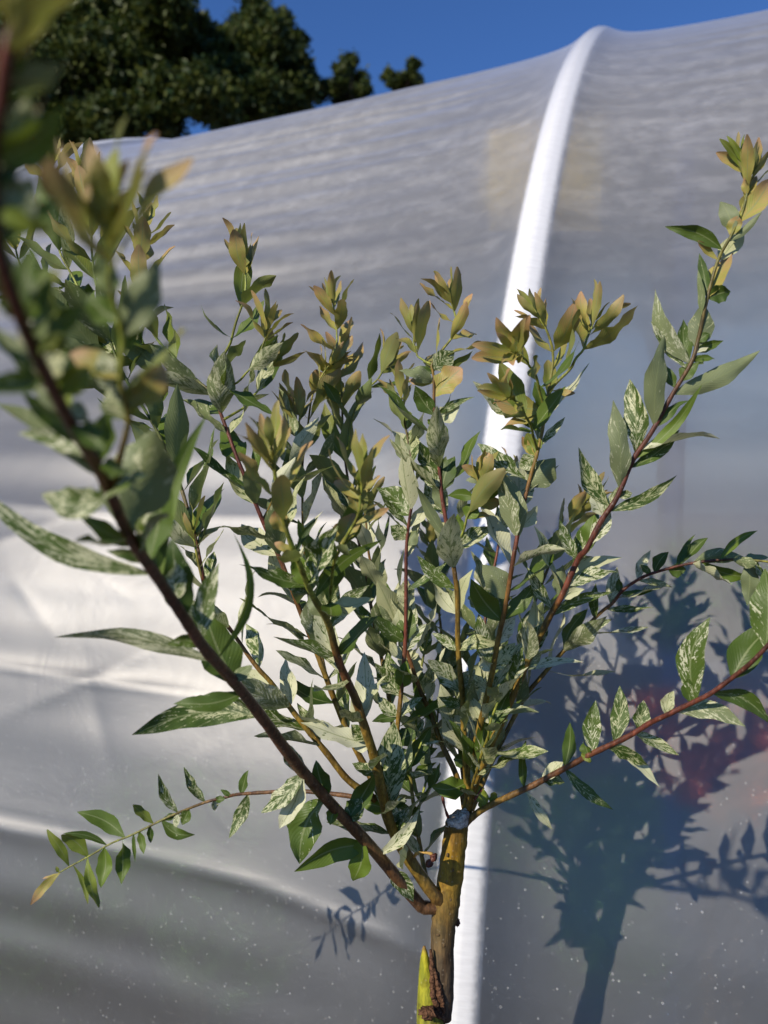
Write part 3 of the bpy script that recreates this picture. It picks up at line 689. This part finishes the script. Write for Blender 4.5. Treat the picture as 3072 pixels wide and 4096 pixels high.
# ---- traced leaves: shoot | origin x, y, scale | base, tip, width (zoom px), kind, bend
TRACED = '''
S1|0 2048 .6172|1370 1000 375 785 105 v -6;980 440 -180 -190 130 v 10;1640 1370 860 1450 170 v -14;1600 1150 1125 1220 110 d 12;975 315 680 258 80 v -12;1345 850 1080 860 80 v -14;1215 690 1130 180 190 d 5;1545 1120 1330 640 220 d 4;1080 330 1010 -130 170 d 4;860 160 1010 -560 400 u 3;1085 430 1330 -640 105 g 8;1440 920 1555 160 60 g -16;1500 1090 1640 1000 90 u 5;1330 830 1420 330 130 v 6;1150 560 1130 300 140 v 0
S1|0 1024 .6172|600 1470 -20 960 150 u -8;690 1590 265 1545 190 v 12;520 1300 100 1140 120 v -8;430 1080 520 940 190 v 0;430 1060 190 560 190 u 6;420 1050 360 640 170 y 2;340 900 180 650 170 u 4;330 880 440 560 190 v -4;250 700 210 380 190 w 4;240 650 380 430 160 y -4;150 430 30 180 150 d 4;150 450 300 60 200 g -4;440 1120 690 1250 150 d 4;560 1350 700 1000 160 g 0;600 1420 560 1020 200 v 4;160 630 -40 460 60 u 6;200 560 560 330 150 g 4;330 900 560 720 170 y -4;120 350 20 -60 170 u 4;110 330 230 -80 170 d 3;330 820 330 560 190 v 2;230 640 320 420 180 w 2
S1|0 0 .6172|60 1500 60 1040 260 u 4;70 1450 230 1150 210 u -4;90 1550 380 1300 150 g 3;20 1200 150 870 240 d 4;60 1050 410 690 230 g -6;30 900 230 620 150 u -4;40 620 410 420 190 u -5;40 350 200 260 150 b 3;60 250 430 -40 200 b 4;20 150 80 -150 180 b 3;20 700 90 460 180 d 3;60 1400 330 1500 130 y 5;30 1000 -30 700 200 d 3;30 500 120 330 170 d 3
S1b|0 0 .6172|690 1440 960 1085 75 b 4;690 1420 320 1190 85 b -4;695 1380 830 1030 75 b 6;690 1400 610 1080 110 b -3;690 1500 560 1200 110 b 4;700 1560 760 1300 110 b 2
S1b|0 1024 .6172|780 790 440 640 190 b -5;800 980 1050 700 190 b -6;790 900 650 620 170 d 4;820 1060 700 860 190 v 3;820 1050 920 760 120 y 3;800 600 900 340 150 g 4;760 500 1030 30 200 u -4;770 420 560 250 170 d 3;740 250 640 -60 150 g 3
S1|1024 3072 .6172|435 220 270 630 220 d -14;640 575 250 680 145 g -8;690 490 610 750 130 g 10;865 680 1030 880 105 v 5;790 545 1060 265 75 v -8;600 320 770 40 110 d 6;480 180 390 -40 110 d 3;320 40 190 -160 110 v 5;610 330 690 200 120 v 5;320 30 30 290 110 v 9;190 480 0 640 70 w -3;290 20 140 400 130 w 6;520 250 480 370 70 g 0
N|0 3072 .6172|390 680 200 885 50 b -6;440 620 305 410 55 y -4;590 590 400 430 85 y -6;690 500 410 420 40 d -8;800 440 490 285 95 g -8;690 520 640 780 95 g 4;590 640 640 905 62 y -6;470 640 570 880 30 y 6;800 470 790 755 90 g 4;990 360 860 240 55 y -5;980 370 975 490 40 d 0;890 400 930 560 45 g 0;860 430 880 610 40 d 4;1160 290 1030 40 55 v 8;1340 220 1200 -10 60 v 6;1040 340 1260 430 70 d -16;1240 270 1180 370 70 d 0;1170 300 1130 400 40 v 0;1050 340 1170 300 40 d 5;1400 210 1460 200 40 d 0;1380 220 1400 280 50 v 0;1600 250 1480 460 75 v 4;1560 170 1600 20 60 d 3;1500 180 1430 140 30 d 0;380 670 365 640 20 y 0;385 675 265 715 15 b 0
K|2048 1024 .6172|690 1490 650 935 120 u 3;790 1290 765 795 135 v -3;905 1100 1000 490 125 u 4;1040 880 1580 630 120 u -6;1140 680 920 215 110 u 8;800 1320 1225 830 65 g -7;790 1400 1085 1125 85 v -6;620 1640 1075 1410 75 v -8;600 1600 430 1240 105 v 8;540 1659 515 1530 90 v 0;905 600 905 420 50 v 5;1030 850 985 700 60 d 0;1180 600 1240 310 140 u -4;1280 260 1420 -40 150 b 4;1300 300 1420 230 110 d 6;1180 350 1200 90 45 u -5;1250 250 1210 -20 60 d 0;1190 560 1280 500 60 d 3;1260 640 1370 550 60 g 5;1260 650 1280 590 55 w 3;1200 690 1320 665 40 g 4;1110 680 1090 600 40 u 3;1090 800 1210 690 90 d 6;960 1110 1140 920 70 d 5;1100 660 1110 410 90 d 4;700 1570 780 1530 60 v 0;1190 640 1240 700 50 d 0;560 1659 690 1490 40 v 0
K|2048 0 .6172|1340 1610 990 1475 90 d -10;1440 1490 1350 1305 105 u -5;1430 1455 1680 1150 120 b -5;1450 1570 1620 1370 45 u -4;1200 1659 1210 1560 40 b 0;1540 1150 1325 985 70 b -6;1535 1130 1350 900 50 y -4;1535 1110 1400 880 35 y -3;1540 1100 1490 860 50 y 4;1540 1100 1600 890 50 b -6;1550 1150 1640 1010 60 b -6;1520 1290 1580 1130 75 b 3;1520 1280 1510 1150 50 b 0;1545 1060 1460 960 40 y 0;1420 1530 1460 1400 80 b 3
K|2048 2048 .6172|510 200 640 0 100 v -6;500 210 530 10 110 g 3;410 320 310 50 75 v 6;310 550 710 290 110 w 14;380 500 690 380 90 v 5;310 550 330 340 80 u 5;310 560 470 500 60 w 4;250 650 110 360 70 v 5;220 690 650 520 65 v 8;120 910 150 570 120 w -4;120 920 230 700 90 v 4;70 1020 470 965 60 v 8;20 1200 40 880 110 v 4;90 1020 200 900 80 v 4
L|2048 2048 .6172|910 370 1010 255 75 d 5;1080 330 1260 150 85 d 4;1060 290 1180 130 50 d 3;1340 250 1605 112 50 g 8;1180 320 1520 300 95 u 10;1230 370 1590 420 75 g -9;1020 380 1130 370 80 d -10;820 440 900 250 60 v 8;820 445 1040 490 40 v 6;710 545 915 510 45 d 4;620 650 920 620 50 v 6;410 865 650 695 70 v 6;1500 310 1659 300 60 u 5;1530 320 1520 600 90 u 4;700 530 690 430 40 d 0;900 400 830 340 40 d 0;1500 300 1640 420 70 d 4;640 610 690 360 80 v 4;560 690 540 470 60 v 3
M|2048 2048 .6172|1180 1220 1275 690 150 v 12;1440 1090 1720 720 200 d 6;1590 800 1640 365 190 v -4;1300 1180 1700 1390 110 v 12;1070 1300 1510 1390 110 v 14;1010 1310 1050 1160 75 v 8;820 1440 860 1220 100 v 0;640 1490 700 1125 100 v -6;530 1550 540 1225 105 v 5;800 1460 1085 1575 75 v 10;620 1540 880 1660 90 v 8;490 1590 460 1480 75 d 0;330 1610 375 1365 75 d -5;1160 1240 1140 1080 80 d 5;500 1570 470 1610 70 y 0
M|2048 3072 .6172|190 60 345 95 110 v 10;340 10 665 270 70 v -8;100 140 275 400 60 w -6;700 -80 960 125 70 w 6;70 120 80 -180 60 d 3;200 60 330 -40 90 w 4
J|1500 1400 .4822|1340 880 1220 720 60 b 4;1280 1130 1500 900 230 u 4;1215 1600 1050 1010 190 u -4;1210 1080 870 740 150 v 6;1240 1500 1350 1290 110 w -5;1300 1200 1530 960 70 v 6;1100 560 820 250 170 v 4;1290 480 990 410 170 b 4;1290 500 1080 620 90 b 0;1360 690 1000 270 70 g 8;1300 860 1200 980 130 v 4;1390 470 1330 260 120 g 3;1340 870 1260 690 100 y 0;1340 850 1370 730 50 y 0;1380 800 1580 560 60 v 0;1450 330 1659 360 60 b 4
I|1500 1400 .4822|500 550 330 300 130 d 8;500 560 700 450 140 w -8;490 570 540 850 140 v 8;530 1030 370 760 150 v 6;540 1050 590 880 70 v 0;570 1180 660 880 160 d 6;500 1140 310 950 120 v -8;560 1350 480 1130 110 u -5;600 1600 350 1120 90 u 5;480 580 460 640 80 g 0;500 540 830 390 60 v 5;520 160 660 10 150 v 3;600 390 720 150 190 b 3;490 200 290 170 80 d -6;480 290 280 250 60 b 4;450 250 200 170 120 u -8
I3|1500 1400 .4822|820 1230 600 1210 90 g -8;850 1210 1050 1150 130 g 4;830 1240 1050 1260 100 b -6;760 1400 850 1270 130 g 3;890 1090 750 1080 60 u -4;900 1080 720 960 80 b -6;900 1050 940 850 140 b 0;770 1400 960 1370 50 b 5;690 1500 680 1360 60 g 3;690 1640 990 1470 130 v 6;880 980 850 910 50 y 0
H|1500 1400 .4822|300 1360 10 1140 190 v -10;310 950 180 690 110 u 5;320 930 300 650 190 v 4;290 1150 220 960 130 d 5;310 1490 430 1270 100 w -5;270 1560 130 1460 120 v 0;200 1440 60 1220 70 v -4;280 1640 350 1500 110 u 0
B|1100 1900 .3617|400 1180 220 880 230 g 3;380 1340 0 1000 150 v 6;420 1300 470 870 120 v 4;640 1220 1190 730 130 g 10;770 1650 1030 1220 160 v 10;540 1580 380 1290 200 u 0;600 1560 700 1200 160 v 4;350 1340 100 1150 130 u 6;180 890 0 740 90 b 0;100 620 0 390 190 b 3;230 850 480 460 70 d 6
C|1100 1900 .3617|760 790 730 520 240 b 4;770 780 850 420 220 b -3;900 580 1260 370 90 b 4;940 250 650 60 130 b -4;970 180 940 -60 90 y 0;990 160 1160 0 60 b -4;950 440 880 180 170 b 3;960 410 1170 300 25 b 0;700 1050 600 950 150 d 0
I|1500 2200 .4219|740 960 540 790 90 v -6;770 600 550 270 120 w 4;790 600 920 190 110 w 10;800 1340 500 1040 170 v -6;790 1350 950 1130 130 u 8;720 370 400 50 120 v 6;740 960 1190 900 130 v 14;820 1480 610 1390 100 v 5;850 1540 830 1380 120 v 4
J|1500 2200 .4219|1180 690 910 270 190 d 5;1200 650 1530 290 140 v -5;1230 480 1020 140 210 u -6;1190 880 1330 640 140 v 5;1120 1110 1330 880 140 v 4;1100 1310 950 1190 110 v 6;1060 1450 1270 1390 110 w 6;1010 1590 900 1380 110 w 4;1200 1590 1560 1540 100 u 12;1090 1160 1020 1010 120 v 3;970 1640 1160 1590 80 w 6
H|1500 2200 .4219|270 900 220 560 140 w 3;280 880 340 550 160 d 3;250 900 0 620 140 v 5;310 960 480 700 110 w 6;250 1040 140 860 100 v 6;230 1370 0 1080 150 v 4;250 1350 120 980 160 v 4;270 1330 300 1050 150 g 3;220 1560 30 1380 120 v 8;260 1570 440 1380 90 v 5;340 360 700 110 70 v 0;330 540 300 270 150 w 3
Pp|1500 2200 .4219|60 430 70 120 120 w 4;200 720 70 380 130 w -4;180 700 30 500 80 u 3;540 1620 390 1300 150 g 4
O|1400 2700 .4219|560 1010 480 860 120 d 3;600 990 820 830 90 g 4;420 1000 420 870 140 y 0;640 800 830 690 90 d 3;540 770 330 730 70 v -8
I|1400 2700 .4219|1080 1000 770 1060 180 g 14;1200 830 980 800 130 d -6;1180 920 1340 770 180 d 4;1190 700 1030 670 90 d 4;1210 690 1430 740 130 d -8;1060 1100 900 1130 60 u 0
M|1400 2700 .4219|1290 1180 1210 1040 110 y 3;1280 1150 1370 1110 90 y 3;1270 1270 1240 1160 80 y 3
H|1400 2700 .4219|440 650 380 520 160 v 4;450 640 640 540 150 d 6;430 800 580 720 100 d 4;480 400 210 440 80 d -6
R2|1400 2700 .4219|370 1480 660 1260 100 d 8;250 1640 420 1400 150 v 6;340 1300 90 1220 130 g -6;500 1230 440 1080 140 d 0;580 1270 540 1190 80 d 0;800 1300 700 1300 60 v 0
B|1400 2700 .4219|30 1340 330 760 150 v 8;320 1010 230 810 130 d 4;150 960 20 840 120 v 5;120 440 20 200 110 w 4;150 380 330 0 100 w 10;100 660 10 470 130 v 4;160 690 40 700 80 w 5
'''
KIND = {'v': (.62, 0, 0), 'w': (.95, 0, 0), 'u': (.38, 0, 0), 'g': (.10, 0, .45), 'b': (.05, .9, .2), 'y': (.08, .15, .85), 'd': (.25, 0, 0)}
NS, NU = 12, 5
S_ = np.linspace(0, 1, NS); U_ = np.linspace(-1, 1, NU)
PROF = np.interp(S_, np.linspace(0, 1, 9), [0.06, 0.50, 0.84, 0.99, 1.0, 0.89, 0.68, 0.38, 0.02])
PROF_R = np.interp(S_, np.linspace(0, 1, 9), [0.06, 0.40, 0.72, 0.92, 1.0, 0.98, 0.87, 0.64, 0.14])
LQ = np.array([(i * NU + j, i * NU + j + 1, (i + 1) * NU + j + 1, (i + 1) * NU + j) for i in range(NS - 1) for j in range(NU - 1)])
LUV = np.stack([np.tile((U_ + 1) / 2, NS), np.repeat(S_, NU)], -1)

def make_leaf(p0, p1, width, nrm, flip, kind, bend=0.0, arch=None, rnd=None):
    p0, p1 = np.asarray(p0), np.asarray(p1)
    ax = p1 - p0; L = np.linalg.norm(ax); T = ax / L
    N = nrm - T * nrm.dot(T); N /= np.linalg.norm(N) + 1e-9
    B = np.cross(T, N)
    g = rng
    arch = g.uniform(-0.05, 0.14) if arch is None else arch
    fold = g.uniform(0.05, 0.45); ph = g.uniform(0, 6.28); nw = g.uniform(1.3, 2.6)
    wav = g.uniform(0.08, 0.34); tw0, tw1 = g.normal(0, 0.12), g.normal(0, 0.8)
    curl = g.uniform(-0.08, 0.30)
    w2 = width / 2 * (PROF_R if kind[1] > 0.3 or kind[2] > 0.6 else PROF) * (1 + 0.07 * np.sin(S_ * 17 + ph) )
    sgn = -1.0 if flip else 1.0                          # fold and curl go towards the upper face
    Vv = np.zeros((NS, NU, 3))
    for i, s in enumerate(S_):
        c = p0 + ax * s + N * L * sgn * (-arch * math.sin(math.pi * s) - curl * max(0, s - 0.65) ** 2 * 4) + B * bend * L * math.sin(math.pi * s)
        a = tw0 + tw1 * (s - 0.4)
        Bi = B * math.cos(a) + N * math.sin(a); Ni = N * math.cos(a) - B * math.sin(a)
        for j, u in enumerate(U_):
            h = abs(u) * w2[i]
            Vv[i, j] = c + Bi * (u * w2[i] * math.cos(fold)) + Ni * (sgn * h * math.sin(fold) + w2[i] * wav * u * u * math.sin(ph + s * nw * 6.28 + (1.9 if u > 0 else 0)))
    q = LQ[:, ::-1] if flip else LQ
    v, b, li = kind
    rv = rng.uniform(0, 1) if rnd is None else rnd
    cc = np.tile(np.array([min(1, max(0, v + rng.normal(0, .10))), min(1, b * rng.uniform(.75, 1.1)), rv, min(1, max(0, li + rng.normal(0, .08)))]), (NS * NU, 1))
    return Vv.reshape(-1, 3), q, cc

LEAVES = []           # (shoot, V, Q, C, apparent size)
def add_leaf(sh, *a, **k):
    V, q, cc = make_leaf(*a, **k)
    y = np.maximum(V[:, 1], 0.05)
    px = CX + V[:, 0] / y * F; py = CY - (V[:, 2] - CAM_Z) / y * F
    vis = np.mean((px > 0) & (px < 3072) & (py > 0) & (py < 4096))
    d = np.cross(np.stack([px, py], -1)[LQ[:, 1]] - np.stack([px, py], -1)[LQ[:, 0]], np.stack([px, py], -1)[LQ[:, 3]] - np.stack([px, py], -1)[LQ[:, 0]])
    LEAVES.append((sh, V, q, cc, float(np.abs(d).sum() * vis)))

shoot_obj = {}; PATH = {}
for nm, s in SH.items():
    Pw = np.array([pix(*p) for p in s['pts']])
    P = catmull(Pw, 5)
    # slight natural waviness
    k = np.linspace(0, 1, len(P)); wob = np.stack([np.sin(k * 19 + len(nm)), np.sin(k * 23 + 1), 0 * k], -1) * 0.0008
    P = P + wob * np.sin(k * math.pi)[:, None]
    PATH[nm] = P
    seg = np.linalg.norm(np.diff(P, axis=0), axis=1); arc = np.concatenate([[0], np.cumsum(seg)])
    rad = np.interp(arc / arc[-1], [0, 0.12, 1], [s['r0'] * 1.08, s['r0'] * 0.92, s['r1']]) / 1000
    rad = rad * (1 + 0.10 * np.exp(-((arc / s['step']) % 1 - 0.5) ** 2 / 0.01))
    V, q = tube(P, rad, 8, 0.02)
    cs = np.repeat(shade(len(P), s['cols']), 8, 0); cs = np.vstack([cs, cs[:1], cs[-1:]])
    shoot_obj[nm] = link('shoot', poly_mesh('shoot', V, q, colr=cs), M_twig, willow)
    s['arc'] = arc

# dried leaf stalks left in the fork
for pts, r0, pc in (([(1655, 3428, .60), (1668, 3414, .596), (1690, 3411, .594), (1716, 3413, .594), (1731, 3418, .594)], .0011, (.36, .24, .07)),
                    ([(1731, 3416, .594), (1735, 3430, .593), (1726, 3442, .592), (1716, 3452, .592), (1718, 3464, .592)], .0026, (.085, .03, .02)),
                    ([(1770, 3185, .615), (1776, 3215, .614), (1784, 3245, .614), (1794, 3272, .615)], .0010, (.16, .04, .03)),
                    ([(1900, 3200, .612), (1915, 3172, .612), (1935, 3150, .612)], .0009, (.15, .04, .03))):
    Pd = catmull([pix(*p) for p in pts], 5)
    tube_part('dried_stalk', Pd, r0 * (1 + .25 * np.sin(np.linspace(0, 9, len(Pd)))), [(0, pc), (1, pc)], M_twig, willow, 7, 0.08)
CAMP = np.array([0, 0, CAM_Z])
occupied = {}
for line in TRACED.strip().splitlines():
    nm, org, body = line.split('|')
    ox, oy, k = map(float, org.split())
    P = PATH[nm]
    ppx = np.stack([CX + P[:, 0] / P[:, 1] * F, CY - (P[:, 2] - CAM_Z) / P[:, 1] * F], -1)
    for it in body.split(';'):
        f = it.split()
        bx, by, tx, ty, wd = [float(v) for v in f[:5]]; kd = f[5]; bend = float(f[6]) / 100
        b = np.array([ox + bx * k, oy + by * k]); t = np.array([ox + tx * k, oy + ty * k]); wpx = wd * k
        d2 = np.linalg.norm(ppx - b, axis=1); i = int(np.argmin(d2))
        y0 = P[i, 1]
        lim = 40 * 0.6 / y0
        if d2[i] > 4.5 * lim: print('skipped', nm, it); continue
        p0 = P[i] * 0.8 + pix(b[0], b[1], y0) * 0.2 if d2[i] < lim else P[i].copy()
        L = np.linalg.norm(t - b) / F * y0
        dy = rng.uniform(-0.32, 0.22) * L
        p1 = pix(t[0], t[1], y0 + dy)
        nr = (CAMP - p0) / np.linalg.norm(CAMP - p0) + rng.normal(0, 0.28, 3) + np.array([-.12, 0, .18])
        flip = (kd == 'u') or (kd in 'vg' and rng.uniform() < .12)
        add_leaf(nm, p0, p1, wpx / F * y0 * 1.18, nr, flip, KIND[kd], bend=-bend)
        occupied.setdefault(nm, []).append(i)

# ---- leaves that follow each shoot: nearly opposite pairs, smaller and bronze to the tip
for nm, s in SH.items():
    if s['dens'] <= 0: continue
    P = PATH[nm]; arc = s['arc']; T, N, B = frames(P); tot = arc[-1]
    a = 0.035 if s['r0'] > 1.8 else 0.02
    if s['r0'] > 2.4: a = 0.055
    a = max(a, s['ustart'] * tot)
    kk = 0; phase = rng.uniform(0, 6.28)
    occ = np.array([arc[i] for i in occupied.get(nm, [])])
    while a < tot - 0.004:
        u = a / tot; i = int(np.searchsorted(arc, a)); i = min(i, len(P) - 1)
        thin = len(occ) and np.min(np.abs(occ - a)) < 0.012
        for side in (0, 1):
            if rng.uniform() > s['dens'] or rng.uniform() < s['skip'] or (thin and rng.uniform() < 0.62): continue
            ang = phase + kk * 1.55 + side * math.pi + rng.normal(0, 0.25)
            rad = N[i] * math.cos(ang) + B[i] * math.sin(ang)
            op = rng.normal(0.68, 0.17)
            if u > 1 - s['tipb']: op *= 0.85
            dr = T[i] * math.cos(op) + rad * math.sin(op) + rng.normal(0, 0.08, 3)
            dr /= np.linalg.norm(dr)
            tipf = 1.0 if u < 0.7 else 1.0 - 0.5 * (u - 0.7) / 0.3
            L = s['ln'] * 1.25 * tipf * rng.uniform(0.72, 1.15)
            nr = T[i] * math.sin(op) - rad * math.cos(op) + rng.normal(0, 0.2, 3)
            p0 = P[i] + rad * 0.001
            bz = max(0.0, min(1.0, (u - (1 - s['tipb'])) / max(0.05, s['tipb']) * 1.6)) if s['tipb'] > 0 else 0
            if bz > 0.02: kd = (s['var'] * .4 * (1 - bz), min(.95, bz), .45)
            else:
                kd = (min(1, max(0, rng.normal(s['var'], .2))), 0, 0.12 if s['var'] > .3 else .3)
            wid = L * rng.uniform(0.28, 0.41)
            add_leaf(nm, p0, p0 + dr * L, wid, nr, False, kd, bend=rng.normal(0, .03), arch=rng.uniform(-.02, .12))
        kk += 1; a += s['step'] * rng.uniform(0.8, 1.2) * (0.75 if u > 0.8 else 1)
    if s['tipb'] > 0.04:
        e = P[-1]; tt = T[-1]
        for j in range(7):
            ang = j * 2.4 + phase; rad = N[-1] * math.cos(ang) + B[-1] * math.sin(ang); op = 0.2 + 0.13 * j
            dr = tt * math.cos(op) + rad * math.sin(op)
            L = rng.uniform(0.016, 0.03)
            kd = (0.05, rng.uniform(.6, .95), .6) if j > 1 else (0.05, .45, .9)
            add_leaf(nm, e - tt * 0.002 * j, e + dr * L, L * rng.uniform(.24, .34), tt * math.sin(op) - rad * math.cos(op), False, kd)

order = sorted(range(len(LEAVES)), key=lambda i: -LEAVES[i][4])
single = set(order[:300])
rv, rq, rc, ru, off = [], [], [], [], 0
for i, (nm, V, q, cc, ap) in enumerate(LEAVES):
    if i in single:
        me = mesh_np('leaf', V, q, uv=LUV, colr=cc, colname='leaf')
        link('leaf', me, M_leaf, shoot_obj[nm])
    else:
        rv.append(V); rq.append(q + off); rc.append(cc); ru.append(LUV); off += len(V)
me = mesh_np('foliage', np.vstack(rv), np.vstack(rq), uv=np.vstack(ru), colr=np.vstack(rc), colname='leaf')
tag(link('foliage', me, M_leaf, willow), kind='stuff')
print('leaves', len(LEAVES))
